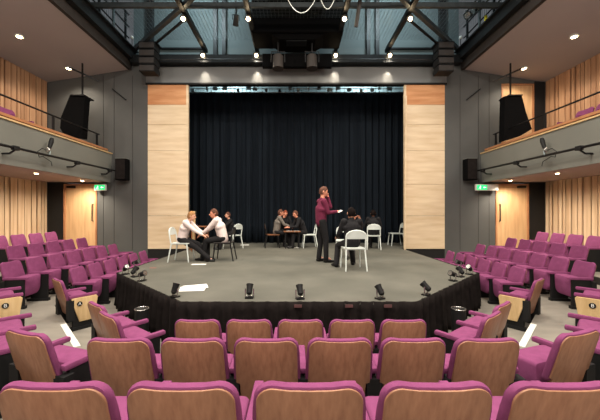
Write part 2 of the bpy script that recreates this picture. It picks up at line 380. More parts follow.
# central cluster
t=thing('speaker_cluster','big black equipment cluster hanging over the stage front centre','speaker',(0,8.6,0))
obj('cabinet',MB().b2((-1.3,0,7.0),(1.35,.9,9.0),bev=.03),'matteblack',t); obj('cabinet',MB().b2((-.75,-1.2,7.45),(.75,-.1,9.2),bev=.03),'matteblack',t)
obj('underhang',MB().prism([(-.5,6.85),(.55,6.85),(.9,7.05),(-.8,7.05)],'y',.1,.8),'matteblack',t)
obj('pale_plate',MB().box((-.0,.3,6.843),(.6,.3,.012)),'beam',t)
obj('frame',MB().b2((-1.05,.7,6.35),(1.1,.85,6.75)),'matteblack',t)
for i,(px,w) in enumerate(((278,'left'),(312,'right'))):
    p=P(px,62,8.9); t=thing('house_light','large dark drum lantern, %s of two beneath the hanging cluster'%w,'stage light',p,0,'drum lanterns under the cluster')
    obj('drum',MB().tube([(0,0,.2),(0,0,.16),(0,0,-.17),(0,0,-.2)],[.12,.155,.155,.17],18),'riser',t,True)
    obj('bracket',MB().tube([(-.2,0,0),(-.2,0,.3),(.2,0,.3),(.2,0,0)],.018,6),'blackmetal',t); obj('drop_rod',MB().tube([(0,0,.28),(0,0,.60)],.02,6),'blackmetal',t)
for (px0,px1,py,sag,lb) in ((287,316,-2,15,'left loop'),(321,334,0,9,'right small loop')):
    a,b=P(px0,py,7.2),P(px1,py,7.2); d=sag*7.2/F
    tag(obj('cable',MB().tube([a.lerp(b,k/12)-Vector((0,0,d*(1-((k-6)/6)**2))) for k in range(13)],.008,6),'white',None,True),'white hanging cable, %s in front of the black cluster'%lb,'cable',group='hanging cables')
fx=fixture('stage_light','small pale unlit lantern beside the inner left spotlight',P(236,20,7.9),-.6,.3,None,.8); obj('drop_pipe',MB().tube([(0,0,.2),(0,0,.52)],.018,6),'galv',fx)
tag(obj('hanging_bar',MB().bar(P(361,-6,7.4),P(356,27,7.6),  .07,.07),'riser'),'dark brown bar dangling right of the cluster','bar')
# line array boxes
for s in (-1,1):
    t=thing('line_array_speaker','black stacked line array at the %s end of the header beam'%('left' if s<0 else 'right'),'speaker',(s*4.52,9.35,0),0)
    for i in range(4):
        z=6.98-i*.23; m=MB(); m.prism([(-.3,z-.2),(-.3,z),(.0,z),(.1,z-.03-.02*i),(.05,z-.2)],'x',-.23,.23)
        b=obj('speaker_box',m,'black',t); obj('grille',MB().box((0,-.308,z-.1),(.44,.01,.15)),'riser',b)
    obj('rigging_frame',MB().b2((-.28,-.25,6.98),(.28,.1,7.02)),'blackmetal',t)
# ------------------------------------------------------------ ceiling and soffit downlights
for s,nm in ((-1,'left'),(1,'right')):
    for y,w in ((7.55,'nearer'),(9.2,'farther')):
        z=6.50-(6.98-5.46)*.157-.012; t=thing('downlight','bright recessed downlight, %s of two in the %s upper ceiling'%(w,nm),'ceiling light',(s*6.98,y,z-.0),0,'upper ceiling downlights')
        obj('trim_ring',MB().tube([(0,0,.05),(0,0,-.012)],[.09,.1],18),'white',t,True); obj('lens',MB().cyl((0,0,-.015),(0,0,-.022),.06),'bulb',t)
        lamp('downlight_beam','SPOT',(s*6.98,y,z-.05),120,size=.05,angle=140,blend=.8,aim=(s*6.9,y,0))
    for y,w in ((7.6,'nearer'),(9.25,'farther')):
        t=thing('downlight','small soffit downlight, %s of two under the %s balcony'%(w,nm),'ceiling light',(s*6.6,y,2.812),0,'balcony soffit downlights')
        obj('trim_ring',MB().tube([(0,0,.006),(0,0,-.006)],[.05,.055],16),'white',t,True); obj('lens',MB().cyl((0,0,-.007),(0,0,-.014),.04),'bulb',t)
        lamp('soffit_beam','SPOT',(s*6.6,y,2.78),200,size=.04,angle=150,blend=.8,aim=(s*7.0,y+.1,0))
    for y in (5.9,4.2): lamp('soffit_beam','SPOT',(s*6.6,y,2.78),60,size=.04,angle=140,blend=.8,aim=(s*6.6,y,0))
# ------------------------------------------------------------ hung black wedge speakers
sx=[(70,95),(85,96),(82,138),(64,135),(60,128),(61,117)]
for s in (-1,1):
    t=thing('hanging_speaker','large black wedge speaker hung above the %s balcony rail'%('left' if s<0 else 'right'),'speaker',(0,0,0))
    pts=[]
    for a,b in (sx if s<0 else [(505,96),(522,96),(526,112),(532,129),(520,136),(504,141)]):
        p=P(a,b,8.8); pts.append((p.x,p.z))
    obj('cabinet',MB().prism(pts,'y',8.8,9.02),'matteblack',t)
    x=s*6.42; obj('hanger',MB().bar((x,9.0,5.2),(x,9.0,6.30),.035,.035),'blackmetal',t)
    obj('spreader_bar',MB().bar((s*6.75,8.9,6.13),(s*6.05,9.2,5.85),.04,.04),'blackmetal',t)
    obj('cradle',MB().b2((s*6.2,8.75,5.24),(s*6.6,9.2,5.27)),'blackmetal',t)
    tag(obj('shadow_streak',MB().bar((s*6.0,9.784,5.86),(s*5.55,9.784,5.5),.035,.03),'blackmetal'),'slanting dark shadow streak on the grey wall high on the %s'%('left' if s<0 else 'right'),'bar')  # thin dark bar standing in for a shadow streak on the wall
    # small wall speaker
    t=thing('wall_speaker','small black box speaker on the grey wall at the %s balcony end'%('left' if s<0 else 'right'),'speaker',(s*5.56,9.6,3.2),0)
    obj('cabinet',MB().box((0,0,0),(.34,.26,.68),bev=.02),'matteblack',t)
    obj('grille',MB().box((0,-.135,0),(.29,.012,.62)),'cloth',t); obj('wall_bracket',MB().b2((-.06,.12,-.1),(.06,.199,.1)),'blackmetal',t)
    obj('top_edge',MB().box((0,0,.345),(.32,.24,.012)),'fascia',t)
    # lighting pipe on the balcony front
    t=thing('lighting_pipe','black scaffold pipe along the %s balcony front'%('left' if s<0 else 'right'),'pipe',(0,0,0))
    obj('pipe',MB().tube([(s*5.78,9.7,3.16),(s*5.78,-3.9,3.06)],.027,10),'blackmetal',t,True)
    for y in (9.3,7.9,6.15,4.4):
        obj('bracket',MB().tube([(s*6.08,y,3.02),(s*5.9,y,3.02),(s*5.78,y,3.1)],.02,6),'blackmetal',t)
        obj('clamp',MB().box((s*5.78,y,3.13),(.09,.12,.09),bev=.01),'black',t)
    t=thing('clip_lamp','small spotlight with dangling cable clamped to the %s balcony pipe'%('left' if s<0 else 'right'),'stage light',(s*5.82,7.05,3.16),0)
    obj('lamp_body',MB().tube([(0,.0,.16),(0,.06,.34),(0,.08,.42)],[.035,.05,.035],10),'black',t,True)
    obj('arm',MB().tube([(0,0,0),(0,.02,.1),(0,.0,.2)],.018,6),'galv',t); obj('reflector',MB().ball((0,-.05,.12),.06,10,(1,.6,1)),'chrome',t,True)
    obj('cable',MB().tube([(0,-.05,.1),(0,-.2,.12),(0,-.32,.02),(0,-.28,-.1),(0,-.18,-.06),(0,.05,-.14),(0,.08,-.24)],.008,6),'black',t)
    # exit sign
    x0=s*6.1; t=thing('exit_sign','lit green running man exit sign beside the %s door'%('left' if s<0 else 'right'),'sign',(x0 if s>0 else -6.28,9.62,2.63),0)
    w=.72 if s>0 else .36
    obj('sign_box',MB().box((0,0,0),(w,.08,.2),bev=.01),'signgrey',t)
    gx=-.17 if s>0 else 0
    pn=obj('green_panel',MB().box((gx,-.042,0),(.32,.01,.15)),'green',t)
    m=MB(); m.ball((gx-.055,-.05,.045),.014,8,(1,.3,1)); m.bar((gx-.05,-.05,.03),(gx-.075,-.05,-.01),.006,.02)
    m.bar((gx-.075,-.05,-.01),(gx-.045,-.05,-.03),.006,.013); m.bar((gx-.045,-.05,-.03),(gx-.055,-.05,-.06),.006,.012); m.bar((gx-.075,-.05,-.01),(gx-.11,-.05,-.045),.006,.013); m.bar((gx-.08,-.05,.02),(gx-.025,-.05,.01),.006,.01)
    obj('running_man',m,'signwhite',pn)
    m=MB().prism([(gx+.03,.0),(gx+.07,.035),(gx+.07,.012),(gx+.13,.012),(gx+.13,-.012),(gx+.07,-.012),(gx+.07,-.035)],'y',-.052,-.047)
    obj('arrow',m,'signwhite',pn); obj('mount',MB().box((0,.08,0),(.1,.1,.06)),'blackmetal',t)
# ------------------------------------------------------------ theatre seats
def rounded(hw_top,hw_bot,z0,z1,r,rb=None,step=None,n=6):
    rb=rb or r*.5
    pts=[]
    pts+=arc(hw_bot-rb,z0+rb,rb,-PI/2,0,3)
    if step: pts+=[(hw_bot,step),(hw_bot+.026,step+.012)]
    hb=hw_bot+(.026 if step else 0)
    pts+=[(hw_top+(hb-hw_top)*.45,(z0+z1)/2+.06)]
    pts+=arc(hw_top-r,z1-r,r,0,PI/2,n)
    pts+=[(hw_top*.4,z1-.008),(0,z1-.010)]
    left=[(-x,z) for x,z in pts[::-1]]
    return pts+left[1:]
SH=.78
lean=lambda x,z:(SH-z)*.25
mesh_back=MB().puff(rounded(.217,.231,.42,SH,.07,.03),.0,.044,.015,lean,.004)
mesh_panel=MB().puff(rounded(.206,.186,.20,SH-.013,.064,step=.44),-.010,.02,.004,lean)
def seat_outline():
    o=arc(.215-.11,.17+.11,.11,-PI/2,0,6)+arc(.215-.03,.515-.03,.03,0,PI/2,3); return o+[(-x,z) for x,z in o[::-1]]
def build_seat(two_arms=False,end=None):
    t=thing('theatre_seat','x','seat')
    global _md
    if '_md' not in globals():
        _md={}
        _md['b']=mesh_back.mesh('backrest',True); _md['p']=mesh_panel.mesh('back_panel',True)
        _md['c']=MB().puff(seat_outline(),.17,.40,.035,lambda x,z:(.6-z)*-.05,.012).mesh('seat_cushion',True)
        _md['a']=MB().puff([(.024,.495),(.03,.515),(.022,.535),(-.022,.535),(-.03,.515),(-.024,.495)],.10,.48,.01,lambda x,z:0).mesh('armrest',True)
        m=MB(); m.b2((-.018,.14,.05),(.018,.42,.495)); m.b2((-.052,.075,.16),(.052,.15,.47)); m.b2((-.035,.08,0),(.035,.44,.05)); _md['s']=m.mesh('support')
        m=MB(); m.b2((-.19,.13,.30),(.19,.165,.36)); _md['h']=m.mesh('hinge_bar')
        for k,mm in (('b','pink'),('p','seatwood'),('c','pink'),('a','pink'),('s','black'),('h','black')): _md[k].materials.append(M[mm])
    def part(n,k,x=0):
        o=bpy.data.objects.new(n,_md[k]); COL.objects.link(o); o.parent=t; o.location=(x,0,0); return o
    part('backrest','b'); part('back_panel','p'); part('seat_cushion','c'); part('hinge_bar','h')
    sides=[-.246,.246] if two_arms else [.246]
    if end: sides=[-.246,.246]
    for x in sides:
        part('armrest','a',x); part('support','s',x)
    return t
PROTO={}
def seat(x,y,z,face,label,group,two=False):
    k='two' if two else 'one'
    if k not in PROTO: PROTO[k]=build_seat(two); r=PROTO[k]; CH[r.name]=list(o for o in bpy.data.objects if o.parent==r)
    else: r=dup(PROTO[k])
    r.location=(x,y,z); r.rotation_euler=(0,0,face); r['label']=label; r['group']=group
    return r
ordn=['first','second','third','fourth','fifth','sixth','seventh']
def shift_back(x,y,face): return x,y
# centre rows
for k in range(-2,3):
    seat(k*.492,2.83,0,0,'wood-backed magenta theatre seat in centre row nearest the stage, %s from the left'%ordn[k+2],'front centre row seats',two=(k==-2))
for k in range(6):
    seat((k-2.5)*.492,1.98,.175,0,'wood-backed magenta theatre seat in middle of three centre rows, %s from the left'%ordn[k],'middle centre row seats')
for k in range(-2,3):
    seat(k*.492,1.135,.353-.0,0,'wood-backed magenta theatre seat in nearest centre row, %s from the left'%ordn[k+2],'nearest centre row seats',two=(k==-2))
def endpanel(seatobj,x,letter):
    p=obj('end_panel',MB().puff([(.22,.13),(.41,.13),(.425,.16),(.47,.47),(.45,.494),(.12,.494),(.13,.42)],-.016,.016,.004),'endwood',seatobj,True)
    # panel outline lies in local (y,z): rotate into place
    p.rotation_euler=(0,0,PI/2); p.location=(x,0,0)
    if letter:
        d=obj('letter_disc',MB().cyl((0,0,0),(0,.006,0),.036,20),'black',p)
        sgn=1 if x>0 else -1
        d.location=(.22 if letter=='A' else .30,-sgn*.019,.405); d.rotation_euler=(0,0,0 if sgn<0 else PI)
        c=bpy.data.curves.new('letter','FONT'); c.body=letter; c.size=.062; c.extrude=.0015; c.align_x='CENTER'; c.align_y='CENTER'
        to=bpy.data.objects.new('letter',c); COL.objects.link(to); bpy.context.view_layer.update()
        me=bpy.data.meshes.new_from_object(to); bpy.data.objects.remove(to); me.materials.clear(); me.materials.append(M['paper'])
        l=bpy.data.objects.new('letter',me); COL.objects.link(l); l.parent=d
        l.location=(0,.008,0); l.rotation_euler=(PI/2,0,PI)
for s,nm in ((-1,'left'),(1,'right')):
    # side rows, seats face the stage across the aisle
    rows=[('A',4.20,[5.66+.49*i for i in range(6)],0,'front'),('B',5.10,[5.29+.492*i for i in range(7)],.17,'second'),
          ('C',6.0,[6.33+.495*i for i in range(5)],.34-.02,'third'),('D',6.9,[6.88+.495*i for i in range(4)],.50,'highest')]
    for r,x,ys,z,nmr in rows:
        for i,y in enumerate(ys):
            z_={'C':.34}.get(r,z)
            seat(s*x,y,z_,(-PI/2+.13) if s<0 else (PI/2-.13),'magenta theatre seat in %s raked row on %s side, %s from the stage end'%(nmr,nm,ordn[len(ys)-1-i]),'%s side %s row seats'%(nm,nmr),two=(i==(len(ys)-1 if s<0 else 0)))
    f=-PI/4*s*-1 if s<0 else PI/4
    f=-PI/4 if s<0 else PI/4
    f2=f*37/45
    g='%s corner block seats'%nm
    seat(s*1.94,2.99,0,f2,'magenta seat nearest the camera of the angled pair at the %s stage corner'%nm,g,s>0)
    seat(s*2.29,3.34,0,f2,'magenta seat beside the aisle in the angled pair at the %s stage corner'%nm,g,s<0)
    a=seat(s*3.72,4.60,0,f2,'single angled magenta seat with pale %s end panel across the %s aisle'%('letter A' if s<0 else 'plain',nm),g,True)
    endpanel(a,(.246+.035)*(1 if s<0 else -1),'A' if s<0 else None)
    b=seat(s*4.28,3.94,.17,f,'angled magenta seat with letter B end panel at the %s picture edge'%nm,g,True)
    endpanel(b,(.246+.035)*(1 if s<0 else -1),'B')
    seat(s*3.08,2.75,.17,f,'magenta seat whose armrests show at the %s edge, farther of two'%nm,g,s<0)
    seat(s*2.73,2.40,.17,f,'magenta seat whose armrests show at the %s edge, nearer of two'%nm,g,s>0)
    seat(s*1.96,2.10,.175,math.radians(-19*-s),'turned wood-backed seat at the %s end of the middle centre row'%nm,g,s<0)
    # aisle nosing strip
    p=Vector((s*3.40,4.40,.17)); q=Vector((s*2.66,3.66,.17))
    off=Vector((s*.707,-.707,0))*.04
    tag(obj('nosing_strip',MB().bar(p+off+Vector((0,0,.004)),q+off+Vector((0,0,.004)),.07,.008),'strip'),'white step edge strip crossing the %s aisle'%nm,'strip')
    for i,y in enumerate((7.12,6.62) if s<0 else (7.2,6.70,6.2)):
        seat(s*6.95,y,3.52,-PI/2 if s<0 else PI/2,'magenta seat behind the %s balcony rail, %s from the stage'%(nm,ordn[i]),'%s balcony seats'%nm,i==(0 if s<0 else 2))
    # bins
    t=thing('waste_bin','black cylindrical bin with chrome rim by the %s corner of the stage'%nm,'bin',(s*2.18+.02,4.13,0))
    obj('bin_body',MB().tube([(0,0,0),(0,0,.03),(0,0,.47)],[.08,.088,.088],20),'black',t,True)
    obj('rim',MB().tube([(.088*math.cos(a),.088*math.sin(a),.478) for a in [k*PI/10 for k in range(20)]],.007,6,close=True),'chrome',t,True)
    obj('ash_lid',MB().cyl((0,0,.46),(0,0,.474),.080),'blackmetal',t)
# ------------------------------------------------------------ footlights
def footlight(px,py,rz,tilt,label,side):
    y=1.14*F/(py-214); x=(px-294.5)*y/F+CX
    t=thing('footlight',label,'stage light',(x,y,ST),rz,'footlights on the stage edge'); t.scale=(1.25,1.25,1.25)
    R=Matrix.Rotation(tilt,3,'X'); o=Vector((0,0,.095))
    obj('lamp_body',MB().tube([o+R@Vector(p) for p in ((0,-.06,0),(0,-.045,0),(0,.03,0),(0,.055,0))],[.014,.03,.034,.04],12),'black',t,True)
    obj('lens',MB().cyl(o+R@Vector((0,.05,0)),o+R@Vector((0,.058,0)),.033,12),'chrome',t)
    obj('yoke',MB().tube([(-.045,0,.1),(-.045,0,.02),(.045,0,.02),(.045,0,.1)],.008,6),'chrome',t)
    obj('foot_plate',MB().box((0,0,.008),(.09,.07,.016)),'blackmetal',t)
def fl(px,py,rz,tilt,lb): footlight(px,py,rz,tilt,lb,0)
fl(175,297,-.6,1.2,'small black footlight pointing up near the papers on the stage')
fl(249.5,298,0,1.0,'small footlight on the front edge left of centre')
fl(300,299,.2,.9,'small footlight on the middle of the front edge')
fl(380,299,.5,.9,'small footlight on the front edge right of centre')
fl(426,295,.8,.7,'small footlight on the slanting right edge near the front corner')
for s,n in ((-1,'left'),(1,'right')):
    c=297.5
    fl(c+s*155.5,281,s*1.9,.35,'nearest of four black footlights clustered on the %s stage corner'%n)
    fl(c+s*163,277,s*.6,.8,'silver-lensed footlight second nearest in the %s corner cluster'%n)
    fl(c+s*172,274.5,s*2.2,.6,'outermost footlight of the %s corner cluster by the seats'%n)
    fl(c+s*162,268,s*1.6,.3,'farthest footlight of the %s corner cluster'%n)
# papers
def papers(px,py,w,d,rz,label,n=1):
    y=1.14*F/(py-214); x=(px-294.5)*y/F+CX
    m=MB()
    for i in range(n): m.box((random.uniform(-.02,.02)*n,random.uniform(-.02,.02)*n,.003+.004*i),(w,d,.003),Matrix.Rotation(.12*i,3,'Z'))
    o=obj('paper_sheets' if n>1 else 'paper_sheet',m,'paper'); o.location=(x,y,ST+.001); o.rotation_euler=(0,0,rz); tag(o,label,'paper')
papers(193,288.5,.36,.26,.15,'pile of white papers near the front left edge of the stage',3)
papers(198,264.5,.32,.12,.05,'white sheet lying under the two boys on the left')
papers(245,245,.3,.3,.1,'white sheet lying alone in the middle of the stage floor')
papers(294,247.5,.4,.3,.1,'white sheet on the floor below the group at the back')
y=1.14*F/(268-214); tag(obj('floor_tape',MB().box(((153-294.5)*y/F+CX,y,ST+.002),(.14,.05,.003)),'redtape'),'faded red tape mark on the stage floor at left','tape')
# ------------------------------------------------------------ stage chairs
def stage_chair(frame,label,loc,rz,shell=None):
    t=thing('stage_chair',label,'chair',loc,rz,'stage chairs'); shell=shell or frame
    m=MB(); o=arc(.17,-.17,.04,-PI/2,0,3)+arc(.17,.18,.04,0,PI/2,3); o=o+[(-a,b) for a,b in o[::-1]]; m.prism(o,'z',.432,.452); obj('seat',m,shell,t)
    # hoop back: rear legs rise into an arch
    def yb(z): return -.20-.16*max(0,z-.44)-.0
    hp=[(-.20,-.20,.44),(-.20,yb(.6),.6)]+[(.20*math.cos(a)*1.0,yb(.70+.11*math.sin(a)),.70+.11*math.sin(a)) for a in [PI-k*PI/8 for k in range(9)]]+[(.20,yb(.6),.6),(.20,-.20,.44)]
    obj('back_frame',MB().tube(hp,.016,8),frame,t,True)
    m=MB(); rows=[]
    for z,hw in ((.64,.195),(.70,.195),(.75,.18),(.785,.13),(.805,.06)):
        rows.append([(x,yb(z)-.015*math.cos(x/.2*PI/2)+.0,z) for x in [hw*(k/6) for k in range(-6,7)]])
    A=[[m.bm.verts.new(p) for p in r] for r in rows]; B=[[m.bm.verts.new((p[0],p[1]+.012,p[2])) for p in r] for r in rows]
    for G in (A,B):
        for a,b in zip(G,G[1:]):
            for k in range(12): m.bm.faces.new((a[k],a[k+1],b[k+1],b[k]))
    per=lambda G:[r[0] for r in G]+G[-1][1:-1]+[r[-1] for r in G[::-1]]+G[0][1:-1][::-1]
    pa,pb=per(A),per(B)
    for i in range(len(pa)): j=(i+1)%len(pa); m.bm.faces.new((pa[i],pa[j],pb[j],pb[i]))
    obj('backrest',m,shell,t,True)
    for sx_ in (-1,1):
        obj('leg',MB().tube([(sx_*.19,-.19,.45),(sx_*.215,-.27,0)],[.018,.014],8),frame,t,True)
        obj('leg',MB().tube([(sx_*.19,.17,.44),(sx_*.21,.22,0)],[.018,.014],8),frame,t,True)
    obj('seat_rail',MB().tube([(-.18,.17,.425),(.18,.17,.425),(.185,-.18,.425),(-.185,-.18,.425)],.012,6,close=True),frame,t,True)
    return t
# ------------------------------------------------------------ people
def finish(mb,name,m,parent,vox,sm=5):
    me=mb.mesh(name); o=bpy.data.objects.new(name,me); COL.objects.link(o)
    r=o.modifiers.new('r','REMESH'); r.mode='VOXEL'; r.voxel_size=vox; r.use_smooth_shade=True
    k=o.modifiers.new('s','SMOOTH'); k.iterations=sm; k.factor=.5
    bpy.context.view_layer.update(); dg=bpy.context.evaluated_depsgraph_get()
    nm=bpy.data.meshes.new_from_object(o.evaluated_get(dg)); bpy.data.objects.remove(o)
    nm.name=name; nm.polygons.foreach_set('use_smooth',[True]*len(nm.polygons))
    return obj(name,nm,m,parent)
def ik(a,c,l1,l2,hint):
    a,c=Vector(a),Vector(c); d=c-a; L=min(d.length,(l1+l2)*.995); dn=d.normalized(); c=a+dn*L
    t=(l1*l1-l2*l2+L*L)/(2*L); h=math.sqrt(max(0,l1*l1-t*t)); hv=Vector(hint); hv=(hv-dn*hv.dot(dn)).normalized()
    return a+dn*t+hv*h,c
def person(label,loc,rz,s,pelvis,chest,neck,head,hands,feet,mats,head_yaw=0,nod=0,tie=False,elbow_out=.5,jacket=True,kneehint=(0,1,.6)):
    """joints in local metres (front is +y), s scales the body thickness and limbs"""
    t=thing('person',label,'person',loc,rz)
    V=Vector; pelvis,chest,neck,head=map(V,(pelvis,chest,neck,head))
    up=(neck-pelvis).normalized(); X=V((1,0,0))
    sh=[neck+V((sx_*.165*s,0,0))-up*.06*s for sx_ in (-1,1)]; hp=[pelvis+V((sx_*.085*s,0,0)) for sx_ in (-1,1)]
    el=[];wr=[];kn=[];an=[]
    for i,sx_ in enumerate((-1,1)):
        e,w=ik(sh[i],hands[i],.28*s,.25*s,(sx_*elbow_out,-.3,-1)); el.append(e); wr.append(w)
        k,a=ik(hp[i],V((feet[i][0],feet[i][1],feet[i][2]+.08*s)),.42*s,.41*s,kneehint); kn.append(k); an.append(a)
    Rh=Matrix.Rotation(head_yaw,3,'Z')@Matrix.Rotation(-nod,3,'X')
    b=MB()
    b.capsule(pelvis,chest,.105*s,.12*s,1.3); b.capsule(chest,neck-up*.09*s,.105*s,.05*s,1.5); b.capsule(neck-up*.05*s,head-V((0,0,.03*s)),.052*s,.05*s)
    b.ball(head,.1*s,16,(.78,.93,1.12),Rh); b.ball(head+Rh@V((0,.03*s,-.055*s)),.066*s,12,(.85,.95,.9),Rh)
    b.capsule(head+Rh@V((0,.088*s,.0)),head+Rh@V((0,.112*s,-.022*s)),.011*s,.015*s)          # nose
    b.capsule(head+Rh@V((-.02*s,.086*s,-.052*s)),head+Rh@V((.02*s,.086*s,-.052*s)),.008*s,.008*s)   # lips
    b.capsule(head+Rh@V((-.04*s,.078*s,.022*s)),head+Rh@V((.04*s,.078*s,.022*s)),.010*s,.010*s)   # brow
    for sx_ in (-1,1): b.ball(head+Rh@V((sx_*.08*s,-.005*s,-.005*s)),.024*s,8,(.5,.8,1.2),Rh)
    for i,sx_ in enumerate((-1,1)):
        b.capsule(sh[i]-up*.01*s,el[i],.043*s,.036*s); b.capsule(el[i],wr[i],.038*s,.026*s)
        d=(wr[i]-el[i]).normalized(); side=d.cross(V((0,0,1)));
        if side.length<.2: side=V((1,0,0))
        side.normalize(); nrm=side.cross(d); palm=wr[i]+d*.065*s
        b.capsule(wr[i],palm,.026*s,.022*s,1.35,side)
        for f,(off,ln) in enumerate(((-.027,.062),(-.009,.072),(.009,.068),(.027,.052))):
            p0=palm+side*off*s; p1=p0+d*ln*.5*s; p2=p1+(d*.7-nrm*.6)*ln*.5*s
            b.capsule(p0,p1,.0095*s,.009*s,n=8); b.capsule(p1,p2,.009*s,.0075*s,n=8)
        tb=wr[i]+d*.025*s-side*sx_*.02*s; tm=tb-side*sx_*.03*s+d*.03*s
        b.capsule(tb,tm,.012*s,.010*s,n=8); b.capsule(tm,tm+d*.028*s-nrm*.01*s,.010*s,.008*s,n=8)
        b.capsule(hp[i],kn[i],.075*s,.055*s); b.capsule(kn[i],an[i],.052*s,.038*s)
        fd=(V((feet[i][0],feet[i][1],0))*0+V((feet[i][3] if len(feet[i])>3 else 0,1,0))).normalized()
        b.capsule(an[i],an[i]+fd*.10*s-V((0,0,.05*s)),.030*s,.018*s)
    finish(b,'body',mats['skin'],t,.0085)
    # hair
    h=MB(); seg=18; n=10; rings=[]
    def hr(th,ph):
        d=V((math.sin(th)*math.sin(ph),math.sin(th)*math.cos(ph),math.cos(th))); w=noise.noise(d*5+head*3)*.012
        return d,V((d.x*(.088+w),d.y*(.103+w),d.z*(.122+w)))*s
    for j in range(n+1):
        r=[]
        for k in range(seg):
            ph=2*PI*k/seg; front=max(0,math.cos(ph)); mx=2.25-1.3*front**.5; th=.02+mx*j/n
            d,p=hr(th,ph); r.append(h.bm.verts.new(head+Rh@(p+V((0,-.006*s,.004*s)))))
        rings.append(r)
    for a,c in zip(rings,rings[1:]):
        for k in range(seg): h.bm.faces.new((a[k],a[(k+1)%seg],c[(k+1)%seg],c[k]))
    h.bm.faces.new(rings[0]); h.bm.faces.new(rings[-1])
    obj('hair',h,mats['hair'],t,True)
    for sx_ in (-1,1): obj('eye',MB().ball(head+Rh@V((sx_*.031*s,.083*s,.004*s)),.0105*s,8),'black',t,True)
    # top
    c=MB(); g=.014*s
    c.capsule(pelvis-up*.02*s,chest,.115*s+g*.5,.128*s+g*.4,1.32); c.capsule(chest,neck-up*.085*s,.125*s+g*.3,.075*s,1.62)
    c.capsule(neck-up*.08*s,neck-up*.015*s,.075*s,.062*s)
    for i in range(2): c.capsule(sh[i],el[i],.066*s+g*.5,.052*s); c.capsule(el[i],el[i].lerp(wr[i],.93),.049*s,.037*s)
    finish(c,mats.get('topname','shirt'),mats['top'],t,.012,4)
    l=MB(); l.capsule(pelvis-up*.0,pelvis+up*.06*s,.112*s,.112*s,1.35)
    for i in range(2): l.capsule(hp[i],kn[i],.092*s,.068*s); l.capsule(kn[i],kn[i].lerp(an[i],1.07),.066*s,.058*s)
    finish(l,'trousers',mats['legs'],t,.012,4)
    for i in range(2):
        dx=feet[i][3] if len(feet[i])>3 else 0; fd=V((dx,1,0)).normalized(); f0=V((an[i].x,an[i].y,feet[i][2]+.04*s))
        q=MB(); q.capsule(f0-fd*.03*s,f0+fd*.08*s,.042*s,.042*s); q.capsule(f0+fd*.08*s-V((0,0,.004)),f0+fd*.16*s-V((0,0,.010*s)),.042*s,.030*s); q.capsule(f0,an[i],.052*s,.048*s)
        finish(q,'shoe','shoe',t,.010,3)
    if tie:
        fw=V((0,1,0)); p0=neck-up*.06*s+fw*.075*s; p1=chest+fw*.14*s; p2=pelvis.lerp(chest,.35)+fw*.145*s
        q=MB(); q.bar(p0,p1,.03,.008); q.bar(p1,p2,.05,.008); obj('tie',q,'tie',t)
    return t,wr
def at(px,py): y=1.14*F/(py-214); return ((px-294.5)*y/F+CX,y,ST)
R=math.radians
# left pair
x,y,z=at(180,261); stage_chair('white','white chair under the fair-haired boy at left of the stage',(x+.06,y,z),R(-90))
person('fair-haired boy in white shirt sitting on white chair facing right',(x+.03,y-.0,z),R(-90),.95,(0,.02,.53),(0,.10,.80),(0,.17,.99),(0,.25,1.09),
  [(-.07,.62,.60),(.10,.60,.60)],[(-.10,.62,0),(.12,.72,0)],dict(skin='skin',hair='hair_blond',top='shirt',legs='trousers'),0,.15,True)
x,y,z=at(224,260); stage_chair('blackmetal','dark-legged chair under the brown-haired boy at left of the stage',(x,y,z),R(90),'riser')
person('brown-haired boy in white shirt on dark chair facing left',(x-.0,y,z),R(90),.98,(0,.02,.535),(0,.10,.83),(0,.18,1.04),(0,.25,1.15),
  [(-.10,.58,.60),(.08,.60,.60)],[(-.12,.50,0),(.05,.42,0)],dict(skin='skin2',hair='hair_brown',top='shirt',legs='trousers'),.5,.1,True)
x,y,z=at(228,248.5); stage_chair('white','pale chair partly hidden behind the brown-haired boy',(x+.15,y,z),R(60))
person('dark-clothed child seated behind the boy with brown hair',(x+.15,y,z),R(120),.85,(0,.02,.53),(0,.07,.80),(0,.12,.97),(0,.16,1.10),
  [(-.1,.45,.62),(.1,.45,.62)],[(-.1,.45,0),(.1,.45,0)],dict(skin='skin',hair='hair_brown',top='blazer',legs='trousers',topname='blazer'))
# back group
x,y,z=at(271,247.5); stage_chair('blackmetal','black chair on the left of the group by the curtain',(x+.05,y,z),R(-80),'brown')
person('boy in grey jacket seated left in the group by the curtain',(x+.16,y,z),R(-80),.95,(0,.02,.54),(0,.08,.86),(0,.13,1.06),(0,.17,1.18),
  [(-.08,.5,.72),(.10,.48,.70)],[(-.1,.48,0),(.12,.5,0)],dict(skin='skin2',hair='hair_brown',top='greyjacket',legs='trousers',topname='jacket'))
x,y,z=at(285,245.5); stage_chair('blackmetal','black chair hidden under the auburn-haired boy by the curtain',(x,y,z),R(170),'black')
person('auburn-haired boy in dark blazer in the middle of the curtain group',(x-.03,y,z),R(-165),.95,(0,.02,.54),(0,.08,.86),(0,.12,1.05),(0,.18,1.16),
  [(-.12,.42,.72),(.06,.2,1.0)],[(-.1,.45,0),(.1,.45,0)],dict(skin='skin2',hair='hair_ginger',top='blazer',legs='trousers',topname='blazer'),0,.35)
x,y,z=at(309,247.5); stage_chair('white','white chair on the right of the group by the curtain',(x-.0,y,z),R(95))
person('boy in dark blazer bending forward at right of the curtain group',(x-.18,y,z),R(110),.97,(0,.0,.54),(0,.12,.84),(0,.24,1.02),(0,.30,1.14),
  [(-.12,.55,.70),(.1,.55,.70)],[(-.12,.45,0),(.1,.4,0)],dict(skin='skin2',hair='hair_brown',top='blazer',legs='trousers',topname='blazer'),.4,.3)
x,y,z=at(292,248); t=thing('low_table','low brown table in the middle of the group by the curtain','table',(x,y-.05,z),.1)
obj('table_top',MB().box((0,0,.56),(.55,.4,.03),bev=.005),'brown',t)
